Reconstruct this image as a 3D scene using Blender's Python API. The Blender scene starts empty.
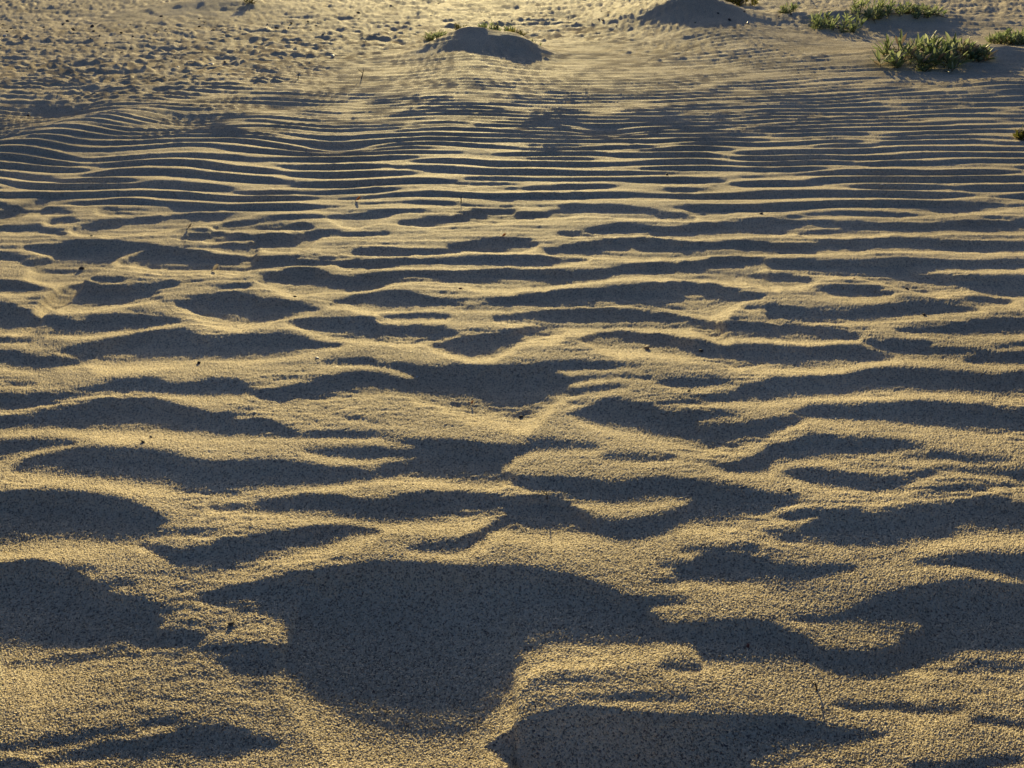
import bpy, bmesh, math, random
import numpy as np
from mathutils import Vector, Matrix
SUN_E = 5.0; SUN_C = (1.0, .80, .37); SKY_S = .064
TR = {
(0,576): [
 "0,-10,278 200,-10,290 290,0,288 360,40,288 420,70,272 480,90,262 540,105,275",
 "540,105,200 580,115,175 650,130,145 690,135,140",
 "520,190,268 580,215,295 640,228,305 720,225,300 780,230,290 830,230,245",
 "880,335,360 950,335,395 1024,335,395", "780,290,310 900,282,318 1024,282,318",
 "790,100,101 830,80,105 900,55,120 960,42,135 1024,38,142",
 "380,690,720 450,665,720 560,670,725 650,640,730 750,610,735 830,605,740 920,610,730 980,630,710 1024,650,690",
 "0,680,695 150,665,690 300,640,670 400,620,650 500,620,640", "200,730,745 300,710,745 400,700,730",
 "550,600,604 600,578,605 690,575,590", "0,745,768 130,755,768"],
(256,576): [
 "0,38,150 50,25,165 100,10,190 130,0,240 134,-10,400 200,-10,455 300,-10,520 400,-10,575 500,-10,605 600,-10,622 720,-10,632 820,-10,628 900,-10,580 960,-10,520 1024,-10,440",
 "0,285,395 135,290,400", "920,690,692 940,670,700 980,650,730 1024,640,760", "0,650,690 40,655,700 75,665,690"],
(512,576): [
 "0,-10,420 20,-10,345 60,-10,300 150,-10,270 220,0,265 300,30,262 380,60,260 440,90,252 480,100,250",
 "480,85,150 560,95,128 670,100,110",
 "470,110,248 520,180,255 600,195,268 700,200,275 740,200,300 760,205,340 850,210,345 900,205,345 1024,195,340",
 "0,600,790 40,590,790 100,560,790 180,540,790 240,525,790 330,530,790 420,540,790 500,555,790 650,560,790 800,565,790 960,568,770 1024,570,735",
 "340,495,500 480,480,500 700,490,500", "610,360,378 740,365,380"],
(768,576): [
 "0,215,340 100,245,345 160,270,350 200,300,370 300,310,405 400,310,412 500,290,400 560,265,375 620,240,355 680,200,340",
 "150,175,188 200,170,192 300,155,188 370,120,180 450,90,180 550,70,178 600,60,185 650,50,205 680,45,335 720,40,300 800,30,305 900,40,315 1024,50,310",
 "0,565,715 100,570,700 160,590,690 250,610,690 350,630,670 460,630,640",
 "280,510,520 350,520,540 480,515,530 520,510,540 600,530,550 750,530,545", "850,570,590 1024,590,610",
 "600,750,768 700,765,768 850,735,768 980,730,755", "0,-10,25 120,-10,25 200,-10,5"],
(0,448): [
 "60,85,95 100,55,100 170,30,102 300,12,108 450,8,125 600,18,140 680,30,150 750,50,175 830,65,185 920,65,185 1024,60,170",
 "0,-10,45 80,-10,25 180,-10,0",
 "0,195,378 60,185,370 150,178,362 250,182,362 350,190,368 450,205,373 540,230,372 600,260,350 650,285,310 665,295,300",
 "570,385,395 650,400,440 720,415,488 800,405,490 900,380,485 1024,355,460",
 "600,335,360 680,340,352 850,345,355",
 "0,470,780 60,460,780 130,452,780 200,465,780 260,490,780 330,520,780 400,565,780 450,590,780 520,608,780",
 "520,608,700 580,622,690 640,635,660 700,640,646",
 "300,485,500 390,490,495", "400,550,560 520,540,550", "620,690,692 690,680,690",
 "790,600,601 850,575,625 940,560,640 1024,550,650", "850,235,245 940,230,250 1024,240,250"],
(256,448): [
 "0,55,165 80,55,165 160,68,158 260,80,152 380,88,140 480,92,130 520,75,122 600,60,118 700,42,115 740,35,115 760,-5,115 820,-5,125 900,-5,130 960,-5,130 980,-5,90 1024,0,60",
 "960,100,130 1024,110,140",
 "210,8,15 260,5,30 350,8,40 420,8,50 520,12,50 620,12,35 720,15,22",
 "0,220,255 100,205,262 200,192,268 300,192,272 360,205,275 420,218,290 530,212,300 600,195,295 700,185,290 820,178,275 900,182,270 960,195,265 1024,205,280",
 "860,355,380 900,335,370 960,300,330 1024,275,315",
 "0,350,450 100,340,425 200,320,405 300,315,380 400,318,355 480,330,345 500,338,340",
 "600,405,408 650,390,415 720,383,418 800,375,420 860,370,400 880,360,380",
 "0,545,650 60,530,675 110,520,710 135,515,780 250,500,780 350,485,780 440,468,780 530,462,780 680,470,780 760,480,780 900,485,780 1024,485,780"],
(512,448): [
 "0,125,150 100,130,180 200,125,195 280,130,215 370,148,222 450,145,222 540,130,215 600,128,205 700,135,205 780,150,200",
 "0,200,325 100,198,325 200,215,328 280,260,340 320,290,348 380,300,365 450,300,375 520,290,372 600,275,350 680,245,315 750,205,298 800,155,295 870,160,290 950,175,275 1024,190,260",
 "710,470,525 740,445,530 800,430,538 880,428,538 960,440,535 1024,450,540",
 "560,540,545 640,530,550 720,510,530", "600,470,480 700,465,480", "700,405,420 950,400,420",
 "0,480,780 100,495,780 200,520,780 300,545,780 380,565,780 440,600,780 480,600,780",
 "480,600,655 560,605,635 670,610,625",
 "470,640,780 520,695,780 560,705,780 680,710,780 900,700,780 1024,700,780",
 "380,40,50 450,35,55 600,40,52 660,35,40", "790,70,75 850,75,95 920,75,100 980,50,100 1024,30,95",
 "0,-5,25 60,0,20", "100,-10,5 320,-10,5"],
(768,448): [
 "0,-10,75 60,-10,50 120,-10,40 300,-10,38 420,-10,30 520,-5,20 600,-5,10",
 "60,100,105 100,92,120 180,92,145 280,110,160 380,120,170 450,122,175 530,125,170 560,120,150 640,90,115 720,80,90",
 "560,35,45 650,25,50 720,22,45 800,45,60 960,45,55",
 "720,88,95 850,85,110 960,95,115 1024,95,150", "870,140,155 970,150,160",
 "600,185,190 680,165,190 760,152,178 860,160,172",
 "0,190,250 60,195,235 110,200,215", "60,280,290 130,255,280 220,248,262",
 "0,340,355 60,345,370 130,325,385 200,290,390 240,265,392 330,255,395 430,268,398 520,258,388 600,240,375 700,225,355 800,210,340 880,205,330 960,220,335 1024,235,332",
 "0,470,540 80,475,545 150,485,535 220,480,515 300,478,500 350,480,485",
 "600,458,465 700,445,470 800,435,478 900,435,500 960,440,520 1024,435,540",
 "110,680,690 200,680,700 300,665,695 370,640,690 450,600,690 550,575,690 620,560,700 650,555,780 700,545,780 800,535,780 900,545,780 1024,555,780",
 "560,750,780 660,720,780", "0,700,780 80,745,780 130,760,780"],
(0,320): [
 "0,-5,40 120,-5,38 250,-5,35", "190,60,62 260,30,60 340,10,55 450,0,45 560,-5,35 680,-5,15", "0,85,93 120,82,88",
 "0,122,180 60,130,190 130,150,200 200,160,195 300,158,180 350,152,168",
 "350,100,155 400,90,162 470,75,165 560,55,162 650,48,160 740,45,158 800,70,157 860,90,156 920,75,155 1024,65,153",
 "0,300,355 100,298,352 200,305,335 260,298,320 380,275,300 460,250,292 540,240,290 610,240,295 680,262,300 780,258,305 860,245,305 940,243,305 980,270,300 1024,285,303",
 "20,255,262 130,255,262",
 "0,395,442 120,375,435 220,362,432 320,345,432 420,325,432 540,315,435 620,322,440 700,345,445 800,370,455 880,385,465 920,405,467 1024,412,465",
 "880,380,400 1000,370,375", "0,490,560 80,488,545 150,485,520 280,490,500"],
(256,320): [
 "130,5,12 230,-5,40 350,-5,65 460,-5,75 480,40,80 540,28,84 640,22,86 740,40,80 800,55,65",
 "0,65,152 100,65,145 180,72,130 260,95,118 340,102,108",
 "700,105,108 780,90,130 860,72,148 950,60,138 1024,55,108",
 "280,165,175 360,158,178 450,155,180", "450,175,185 560,178,200 640,190,230 680,195,310 760,195,325 800,185,335 900,188,350 1024,188,375",
 "20,295,320 100,285,332 180,270,330 260,245,312 330,225,298 400,212,290 480,215,287 540,230,290 600,245,298 680,240,308",
 "0,405,465 60,415,465 140,450,472 240,458,475 320,450,475 440,448,475 510,460,468",
 "210,520,530 280,515,540 380,518,555 440,520,562 560,522,560 700,522,540",
 "510,480,485 620,485,500 700,485,520 745,490,560 760,490,620 850,495,630 920,510,640 960,520,640 985,520,580 1024,525,570",
 "350,390,395 500,410,415"],
(512,320): [
 "0,185,378 60,188,376 100,190,355 150,215,325 210,230,295 240,232,255 330,222,238 420,222,235 550,230,238",
 "100,182,205 200,175,205 350,172,200 450,185,195 520,190,195",
 "200,290,305 300,272,300 380,265,285 450,265,275", "0,50,105 60,32,75 130,25,60 200,40,45",
 "285,78,85 340,55,98 420,48,105 520,55,112 600,62,122 700,80,140 780,100,155 880,105,178 960,105,182 1024,105,180",
 "740,30,40 800,15,55 900,12,68 1024,18,72", "580,250,255 650,240,270 740,240,275 880,250,262",
 "240,375,385 300,355,410 380,335,425 460,335,440 540,345,450 590,370,465 700,372,440 780,375,415 900,385,395",
 "590,440,466 640,440,475 720,435,495 800,430,510 880,425,512 960,415,490 1024,405,470",
 "540,345,350 640,335,345 740,315,335 860,305,330 930,270,325 1024,250,322",
 "0,520,560 80,495,530 150,490,525 240,500,520 320,510,520", "380,553,560 460,548,568 600,552,562",
 "800,580,590 900,575,610 960,555,612 1024,535,600", "220,340,345 300,325,335 420,320,330"],
(768,320): [
 "0,28,70 100,22,75 200,32,72 280,45,72 350,65,75", "520,42,48 620,38,62 720,30,65 820,15,62 900,5,58 1024,-2,52",
 "0,110,180 80,112,185 160,115,185 260,108,180 360,112,170 420,130,162 510,148,152",
 "380,88,92 440,85,120 500,95,140 600,110,150 700,120,155 780,118,150 860,125,140",
 "800,160,170 860,145,178 960,132,180 1024,130,178", "900,110,115 1024,95,105", "420,85,95 640,90,100",
 "0,245,320 100,235,310 200,232,305 300,225,298 400,205,290 500,200,285 600,205,283 700,210,285 800,225,292 900,230,300 960,220,300 1024,208,298",
 "0,405,465 60,398,440 130,398,405",
 "120,375,390 180,350,392 260,355,398 340,358,405 440,342,412 560,335,420 680,338,430 780,345,438 900,362,448 1024,370,448",
 "0,525,585 80,510,565 130,480,555 200,470,552 300,485,550 400,482,545 480,488,535 560,498,515 640,512,515"],
(0,160): [
 "0,575,670 60,590,672 120,620,675 180,635,672 270,640,660",
 "260,665,700 330,650,698 400,630,692 480,622,680 560,622,670 640,640,655 700,650,652",
 "0,488,530 60,492,532 130,505,530 200,515,522",
 "215,545,550 250,510,575 300,500,580 340,490,585 400,505,582 480,510,575 560,505,565 600,500,545 680,492,510",
 "560,550,562 640,552,562",
 "100,345,352 180,345,375 215,342,395 230,340,455 300,330,460 380,328,455 430,330,430 480,332,385 560,340,365 620,345,350",
 "70,405,410 150,405,435 235,395,455",
 "480,415,420 540,390,412 600,365,430 660,358,435 720,360,440 800,370,440 860,385,440 940,390,438 1024,390,436",
 "350,262,295 420,248,290 520,238,285 620,235,275 720,225,265 820,220,250 920,215,240 1024,218,225",
 "860,268,275 920,255,278 1024,250,280", "720,310,315 800,298,318 880,295,322 1024,312,325",
 "720,345,350 840,345,352 920,340,370 1024,340,375",
 "300,170,175 430,165,178 520,155,180 640,148,178 760,148,172 900,150,165 1024,150,162",
 "430,195,215 540,195,222 680,192,215 800,185,205 850,190,205",
 "450,110,128 560,105,128 640,95,115 760,85,108 900,78,100 1024,78,98", "560,140,150 720,130,140 840,118,140 1024,115,138",
 "0,205,245 60,195,232 120,180,205 180,155,185 240,125,150 280,120,130", "0,135,150 80,130,140 160,105,118 230,88,95",
 "300,60,70 360,50,85 430,58,90 500,75,88", "0,75,80 100,60,82 200,60,75 260,40,50 320,20,30",
 "200,130,150 300,130,150 360,145,155", "180,165,175 280,160,175 350,175,185", "160,195,215 270,205,215",
 "0,272,282 60,275,290 150,268,290 250,290,300", "200,240,255 290,235,250", "0,380,405 80,385,405",
 "740,570,590 800,555,615 870,540,635 940,535,645 1024,550,650", "840,525,530 900,505,520 980,500,515", "380,475,490 480,480,490",
 "0,722,728 120,722,730", "480,605,608 560,600,612 640,615,625", "0,30,45 100,35,50 200,40,50", "150,15,25 300,5,15"],
(256,160): [
 "100,28,52 160,25,75 220,25,75 280,30,65 320,45,52",
 "250,200,205 300,195,235 360,188,255 420,185,258 480,190,245 560,198,215 600,200,205",
 "0,310,345 60,305,355 130,305,358 200,310,345 240,312,320", "230,288,310 300,285,300 400,297,303 520,290,298",
 "0,398,432 100,395,430 200,400,422 300,405,415", "380,410,435 480,408,430 600,405,422 740,402,425 860,400,428 1024,385,420",
 "780,350,358 860,330,362 940,322,362 1024,318,362", "400,365,378 500,362,380 700,362,378 800,360,370",
 "20,480,490 90,450,500 150,440,518 230,435,520 300,470,520 380,475,525 450,465,515 540,455,490 620,448,482 700,448,482 800,455,495 900,445,505 1024,438,505",
 "300,575,580 360,560,575 420,540,585 500,530,595 580,530,595 640,540,592 720,560,592 800,572,590",
 "800,590,600 880,580,600 960,568,600 1024,555,600", "960,630,645 1024,620,650",
 "0,560,650 60,562,640 130,570,625 200,585,610 250,598,605",
 "140,645,655 220,640,685 300,635,700 400,640,712 460,650,715", "500,630,640 580,618,640 660,615,638 760,625,635",
 "820,225,235 880,205,242 960,200,242 1024,200,240", "600,245,260 700,235,265 830,235,245",
 "830,165,175 880,155,182 960,153,185 1024,155,188",
 "340,72,84 480,65,85 640,68,82 800,60,75 900,60,65", "0,118,135 200,115,135 300,125,130", "420,120,135 560,125,138 700,118,138 1024,115,140",
 "0,148,168 200,152,165 380,155,165", "500,150,165 780,165,172", "0,75,85 60,75,100", "0,195,202 200,195,200",
 "380,40,50 520,42,52 700,35,50 1024,15,25", "0,255,280 100,250,278 200,262,282", "300,95,105 500,98,108 760,90,102 1024,78,92"],
(512,160): [
 "60,65,80 130,60,98 200,55,100 280,58,95 340,70,80 430,60,70",
 "0,112,140 60,118,148 150,122,148 260,122,138", "260,148,175 340,148,178 430,145,172 560,152,170 700,162,180 780,160,180",
 "0,212,238 100,215,235 180,205,228 240,185,222 300,180,215 400,190,222 500,195,230 600,205,235 680,222,238 740,230,234",
 "700,185,190 730,190,220 780,185,235 840,175,235 900,172,228 960,178,212 1024,182,205",
 "200,290,300 300,285,302 360,268,300 440,262,298 540,268,296 620,280,300", "600,282,305 700,270,308 800,260,305 920,252,298 1024,255,295",
 "0,318,358 50,320,358 90,335,350", "150,360,375 240,348,380 320,335,382 400,320,382 500,316,382 580,320,382 680,335,385 800,338,380 900,330,372 1024,332,372",
 "0,390,425 120,392,425 220,395,412 310,398,402",
 "0,442,500 120,445,500 240,455,490 340,450,482 440,430,468 540,415,462 640,412,465 740,408,468 820,395,470 900,390,470 1000,395,430",
 "920,465,470 960,455,480 1024,460,500",
 "0,550,590 60,545,592 160,530,590 280,518,585 400,515,578 500,508,582 600,495,592 700,488,595 800,500,588 880,520,575 950,535,555 1010,545,548",
 "0,620,648 100,610,650 160,605,664 220,602,668 340,598,668 460,602,665 580,608,665 680,625,668 780,640,665", "940,590,600 1024,585,600",
 "0,28,42 150,25,45 300,25,40 480,28,38 560,25,35", "640,58,62 680,50,65 800,42,65 1024,42,62", "880,100,110 940,90,108 1024,88,110",
 "380,90,105 500,95,105 600,105,112", "420,130,140 540,130,138", "700,135,145 900,138,145", "0,168,182 120,165,185 240,160,172"],
(768,160): [
 "0,88,102 120,85,102 300,82,95 480,75,92 640,68,85 800,62,80 1024,52,75", "0,140,155 100,130,150 200,110,130 300,105,112",
 "200,160,168 280,135,160 400,128,160 560,120,155 700,112,145 860,108,135 1024,100,125",
 "0,185,205 150,183,200 300,185,195 430,190,215 520,200,222 620,190,215 720,178,212 850,165,205 1024,152,185",
 "0,255,295 100,250,285 200,248,272 330,248,268 450,255,285 540,255,290 620,262,292 700,258,290 850,250,288 1024,248,285",
 "130,290,298 250,280,300 350,275,298 440,278,292", "0,240,245 60,232,240 200,210,228 350,205,220 440,208,218",
 "0,338,375 80,345,370 180,342,368 260,325,365 380,328,362 520,320,358 640,325,360 760,330,362 900,335,365 1024,340,368",
 "0,402,435 100,412,445 220,415,455 340,412,462 430,405,480 500,400,490 580,400,460 680,405,442 800,412,440 1024,405,435",
 "500,475,495 580,465,512 680,465,515 800,475,515 900,478,540 1024,480,545", "0,458,498 80,460,500 150,475,492 180,482,488",
 "210,520,530 280,505,545 350,505,548 420,518,548 490,535,542", "770,560,565 850,555,582 950,562,578",
 "0,580,640 80,590,645 180,600,645 300,608,645 400,600,645 480,582,635 580,572,625 680,575,618 760,585,608 830,592,602",
 "530,680,690 640,675,700 740,668,702 820,650,698 900,638,695 1024,638,690",
 "0,665,715 100,662,715 200,675,715 290,692,715 350,710,718",
 "0,38,55 150,30,48 300,15,38 450,15,35 640,18,38 850,20,30 1024,15,22"],
}
# ---------------------------------------------------------------- camera model
W, H = 1024, 768
FPX = 796.0
HC = 0.60
PITCH = math.radians(31.0)
SUN_EL = math.radians(10.6)
SUN_AZ = math.radians(-2.3)          # to the left of straight ahead
T = math.tan(SUN_EL)
HX = math.tan(SUN_AZ)
cp, sp = math.cos(PITCH), math.sin(PITCH)

def project(X, Y, Z):
    zc = Z - HC
    d = Y * cp - zc * sp
    v = Y * sp + zc * cp
    d = np.maximum(d, 1e-3)
    return W / 2 + FPX * X / d, H / 2 - FPX * v / d

def ground(px, py, z=0.0):
    """world point at height z seen at a place in the photograph (used to survey the site)"""
    a = PITCH + math.atan((py - H / 2) / FPX)
    Y = (HC - z) / math.tan(a)
    d = Y * cp + (HC - z) * sp
    return (px - W / 2) / FPX * d, Y

# ---------------------------------------------------------------- noise
rng = np.random.default_rng(7)
def pnoise(x, y, seed=0):
    x = np.asarray(x, dtype=np.float64); y = np.asarray(y, dtype=np.float64)
    r = np.random.default_rng(1000 + seed)
    ang = r.random((256, 256)) * 2 * np.pi
    gx, gy = np.cos(ang), np.sin(ang)
    xi = np.floor(x).astype(np.int64); yi = np.floor(y).astype(np.int64)
    fx = x - xi; fy = y - yi
    u = fx * fx * fx * (fx * (fx * 6 - 15) + 10); v = fy * fy * fy * (fy * (fy * 6 - 15) + 10)
    x0 = xi & 255; x1 = (xi + 1) & 255; y0 = yi & 255; y1 = (yi + 1) & 255
    a = gx[x0, y0] * fx + gy[x0, y0] * fy
    b = gx[x1, y0] * (fx - 1) + gy[x1, y0] * fy
    c = gx[x0, y1] * fx + gy[x0, y1] * (fy - 1)
    d = gx[x1, y1] * (fx - 1) + gy[x1, y1] * (fy - 1)
    return (a + (b - a) * u + ((c + (d - c) * u) - (a + (b - a) * u)) * v) * 1.5

def sstep(a, b, x):
    t = np.clip((x - a) / (b - a), 0, 1)
    return t * t * (3 - 2 * t)

# ---------------------------------------------------------------- shadow survey of the ripples -> image
def survey_image():
    img = np.zeros((H, W), dtype=np.float32)
    xs = np.arange(W) + 0.5
    ys = np.arange(H) + 0.5
    for (ox, oy), shapes in TR.items():
        for s in shapes:
            pts = np.array([[float(q) for q in p.split(',')] for p in s.split()])
            ln_ = pts[-1, 0] - pts[0, 0]
            if pts[0, 0] > 6:
                th = pts[0, 2] - pts[0, 1]; m_ = pts[0, 1] + .5 * th
                pts = np.vstack([[max(0, pts[0, 0] - min(.22 * ln_, 2.0 * th + 10)), m_, m_ + .5], pts])
            if pts[-1, 0] < 1018:
                th = pts[-1, 2] - pts[-1, 1]; m_ = pts[-1, 1] + .5 * th
                pts = np.vstack([pts, [min(1024, pts[-1, 0] + min(.22 * ln_, 2.0 * th + 10)), m_, m_ + .5]])
            px = ox + pts[:, 0] / 4; pt = oy + pts[:, 1] / 4; pb = oy + pts[:, 2] / 4
            i0 = max(0, int(math.floor(px[0]))); i1 = min(W, int(math.ceil(px[-1])) + 1)
            cx = xs[i0:i1]
            ins = (cx >= px[0] - .5) & (cx <= px[-1] + .5)
            top = np.interp(cx, px, pt); bot = np.interp(cx, px, pb)
            cov = np.clip(ys[:, None] - top[None] + .5, 0, 1) * np.clip(bot[None] - ys[:, None] + .5, 0, 1)
            cov *= ins[None]
            img[:, i0:i1] = np.maximum(img[:, i0:i1], cov)
    return img

def blur(a, n=1):
    for _ in range(n):
        p = np.pad(a, 1, mode='edge')
        a = (p[:-2, 1:-1] + 2 * p[1:-1, 1:-1] + p[2:, 1:-1]) / 4
        p = np.pad(a, 1, mode='edge')
        a = (p[1:-1, :-2] + 2 * p[1:-1, 1:-1] + p[1:-1, 2:]) / 4
    return a

def sample(img, px, py):
    x = np.clip(px - .5, 0, W - 1.001); y = np.clip(py - .5, 0, H - 1.001)
    xi = x.astype(np.int32); yi = y.astype(np.int32); fx = x - xi; fy = y - yi
    return (img[yi, xi] * (1 - fx) * (1 - fy) + img[yi, xi + 1] * fx * (1 - fy)
            + img[yi + 1, xi] * (1 - fx) * fy + img[yi + 1, xi + 1] * fx * fy)

SV = blur(survey_image(), 1)
for _ in range(3):
    p = np.pad(SV, ((0, 0), (1, 1)), mode='edge'); SV = (p[:, :-2] + 2 * p[:, 1:-1] + p[:, 2:]) / 4
OPEN = blur(SV[::2, ::2], 3)
OPEN = np.repeat(np.repeat(OPEN, 2, 0), 2, 1)

# ---------------------------------------------------------------- ground grid (fan), far rows first
ROWSTEP = 0.8; COLSTEP = 0.8
pyr = np.arange(-56, 800, ROWSTEP)
al = PITCH + np.arctan((pyr - H / 2) / FPX)
Yc = HC / np.tan(al)
far = []
y = Yc[0]; st = Yc[0] - Yc[1]
while y < 600:
    st *= 1.12; y += st; far.append(y)
near = []
y = Yc[-1]; st = Yc[-2] - Yc[-1]
while y > -400:
    st *= 1.07 if y > -1.5 else 1.3
    y -= st; near.append(y)
Yr = np.concatenate([np.array(far[::-1]), Yc, np.array(near)])
uc = np.arange(-W / 2 - 30, W / 2 + 30.1, COLSTEP) / FPX
side = []
u = uc[-1]; st = uc[1] - uc[0]
while u < 900:
    st *= 1.03 if u < 1.6 else 1.3
    st = min(st, .006) if u < 1.6 else st
    u += st; side.append(u)
side = np.array(side)
U = np.concatenate([-side[::-1], uc, side])
NR, NC = len(Yr), len(U)
Wr = np.sqrt(np.maximum(Yr + .36, .0) ** 2 + .3 ** 2) * cp
Wr[Yr > .3] = (Yr[Yr > .3] * cp + HC * sp)
lo = Yr <= .3
Wr[lo] = .3 * cp + HC * sp
X = Wr[:, None] * U[None]
Y = np.repeat(Yr[:, None], NC, 1)
print('grid', NR, NC, NR * NC)

# ---------------------------------------------------------------- the lie of the land (mounds), metres
def bell(x, y, cx, cy, sx, sy, rot=0.0, p=1.0):
    c, s = math.cos(rot), math.sin(rot)
    dx = x - cx; dy = y - cy
    a = (dx * c + dy * s) / sx; b = (-dx * s + dy * c) / sy
    return np.exp(-(a * a + b * b) ** p)

HM = ground(474, 34, .10)
RM = ground(700, 4, .14)
LM = ground(205, -6, .12)
def mound(x, y, cx, cy, h, wx, near_len, far_len, skew=0.0, tail=.8, tailh=.25):
    """wind-shadow mound: steep towards the camera, long low tail"""
    dx = x - cx - skew * (cy - y)
    dy = y - cy
    ly = np.where(dy > 0, far_len, near_len)
    core = np.exp(-np.abs(dx / wx) ** 2.2 - np.abs(dy / ly) ** 1.8)
    tl = np.exp(-(dx / (wx * .95)) ** 2) * np.where(dy < 0, np.exp(-(dy / tail) ** 2), np.exp(-(dy / far_len) ** 2))
    return h * ((1 - tailh) * core + tailh * tl)

def land(x, y):
    b = np.zeros_like(x)
    b += mound(x, y, HM[0] + .00, HM[1] + .04, .118, .225, .14, .34, 0, 1.0, .56)
    b += .040 * bell(x, y, HM[0] + .22, HM[1] + .02, .12, .12) + .012 * bell(x, y, HM[0] - .2, HM[1] - .05, .12, .15)
    b += .012 * pnoise(x * 7, y * 7, 6) * bell(x, y, HM[0], HM[1], .35, .3)
    b += mound(x, y, RM[0] + .02, RM[1] + .30, .15, .36, .2, .6, .05, 1.0, .5)
    b += mound(x, y, LM[0], LM[1] + .2, .07, .42, .25, .5, .0, .9, .45)
    gx, gy = ground(940, 62); b += .060 * bell(x, y, gx + .12, gy + .05, .50, .22, .1)
    gx, gy = ground(1010, 92); b += .035 * bell(x, y, gx, gy, .26, .17, .2)
    gx, gy = ground(870, 26); b += .075 * bell(x, y, gx + .1, gy + .2, .60, .28, -.1)
    gx, gy = ground(1024, 42); b += .05 * bell(x, y, gx + .3, gy, .4, .3)
    # diagonal swale at the left
    gx, gy = ground(104, 128); b += .034 * bell(x, y, gx, gy, .16, .36, -.5)
    gx, gy = ground(45, 108); b -= .020 * bell(x, y, gx, gy, .14, .12, -.3)
    gx, gy = ground(20, 165); b -= .012 * bell(x, y, gx, gy, .18, .14, -.3)
    # hollows scooped by the wind
    for hx, hy, ax, ay, dz in ((428, 718, .17, .10, .016), (20, 640, .14, .07, .010), (980, 650, .16, .08, .010),
                               (286, 104, .14, .10, .020), (336, 146, .11, .07, .018), (606, 131, .09, .07, .016), (190, 122, .12, .09, .016), (60, 110, .15, .10, .018), (880, 112, .14, .09, .010)):
        gx, gy = ground(hx, hy); b -= dz * bell(x, y, gx, gy, ax, ay)
    # broad undulation
    b += .012 * pnoise(x * .55 + 3.1, y * .6 + 1.7, 3) * sstep(1.5, 4, y)
    dist = np.hypot(x, y)
    b += (.05 + .004 * np.minimum(dist, 120)) * pnoise(x * .16 + 9.1, y * .2 + 4.2, 4) * sstep(6.5, 14, dist)
    b += 1.1 * pnoise(x * .02 + 5.2, y * .025 + 2.2, 5) * sstep(20, 120, dist)
    return b
B = land(X, Y)

# ---------------------------------------------------------------- wind ripples of the open beach: a narrow band of waves, so crests fork and die out
def ripple_field(x, y, seed=3, n=46):
    r_ = np.random.default_rng(seed)
    mt = bell(x, y, HM[0], HM[1] - .5, .55, .75)                     # shorter ripples on the tail of the mound
    lb = bell(x, y, -2.0, 3.1, .9, 1.0)
    gx, gy = ground(60, 120)
    sl = bell(x, y, gx, gy, .45, .6)
    yy = y * 1.0 + 1.6 * land(x, y) * sstep(2.2, 2.9, y) * sstep(4.6, 3.6, y) + .05 * pnoise(x * .8 + 2, y * 1.1, 11) + .012 * pnoise(x * 2.4, y * 3.6, 12)
    yy = yy - .30 * sl * (x - gx) + .05 * np.maximum(x - .6, 0) ** 1.4 * sstep(1.6, 2.4, y)
    yy = yy + .035 * np.sin(x * 1.7 + 1) + .009 * pnoise(x * 5, y * 6, 14) + .11 * sstep(.2, -1.0, x) * pnoise(x * 2.2 + 4, y * 1.4, 15)
    # ripples get shorter with distance from the coarse sand in the foreground
    w_ = .7 + .3 * sstep(1.6, .4, x)
    k2 = np.maximum(yy - 1.7, 0); yy = yy + w_ * .95 * np.where(k2 < .7, k2 * k2 / 1.4, k2 - .35)
    lam = .100
    S = np.zeros_like(x); C = np.zeros_like(x)
    for _ in range(n):
        ky = 2 * np.pi / lam * (1 + r_.normal(0, .13)); kx = r_.normal(0, 7.0)
        ph = r_.random() * 2 * np.pi + kx * x + ky * yy + 9.0 * mt + 3.0 * lb
        S += np.sin(ph); C += np.cos(ph)
    env = np.sqrt(S * S + C * C) / math.sqrt(n)
    th = (np.arctan2(S, C) / (2 * np.pi)) % 1.0
    lee = .30
    prof = np.where(th < lee, sstep(0, lee, th), 1 - (np.maximum(th - lee, 0) / (1 - lee)) ** 1.15)
    a = np.clip(env * 1.5, 0, 1.5)
    a = a / (1 + .25 * a)
    return (prof - .45) * a
RIP = ripple_field(X, Y)
CORE = np.where((Yr > .12) & (Yr < 7.5))[0]
r0, r1 = CORE[0], CORE[-1] + 1
cc = np.where(np.abs(U) < 1.9)[0]; c0, c1 = cc[0], cc[-1] + 1
Xc, Ycc, Bc, Uc = X[r0:r1, c0:c1], Y[r0:r1, c0:c1], B[r0:r1, c0:c1], U[c0:c1]
nr, nc = Xc.shape

def want(Z):
    px, py = project(Xc, Ycc, Z)
    m = sample(SV, px, py)
    return m > .45, px, py

# far rough, trampled beach instead of clean ripples
rough = sstep(70, 26, project(Xc, Ycc, Bc)[1] + 22 * pnoise(Xc * .9, Ycc * 1.1, 31) - 38 * sstep(.0, -1.5, Xc))
smooth_sand = np.clip(bell(Xc, Ycc, HM[0] + .02, HM[1] - .25, .42, .7, 0, 1.5) + bell(Xc, Ycc, RM[0] + .1, RM[1] - .2, .5, .7)
                      + bell(Xc, Ycc, LM[0] - .1, LM[1], .8, .6), 0, 1)
right_side = bell(Xc, Ycc, 2.9, 4.4, 1.1, 1.0)
rough = rough * (1 - smooth_sand * .85) * (1 - .8 * right_side)
_px, _py = project(Xc, Ycc, Bc)
_py = _py + 7 * np.sin(_px * .013 + .6) + 4 * np.sin(_px * .041)
strength = sstep(198, 222, _py) * sstep(-110, -8, _px) * sstep(W + 110, W + 8, _px) * sstep(H + 130, H + 12, _py)
SMOOTH = np.zeros((NR, NC)); SMOOTH[r0:r1, c0:c1] = smooth_sand

dY = np.concatenate([[0], Yr[r0:r1 - 1] - Yr[r0 + 1:r1]])          # step from the farther row
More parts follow.
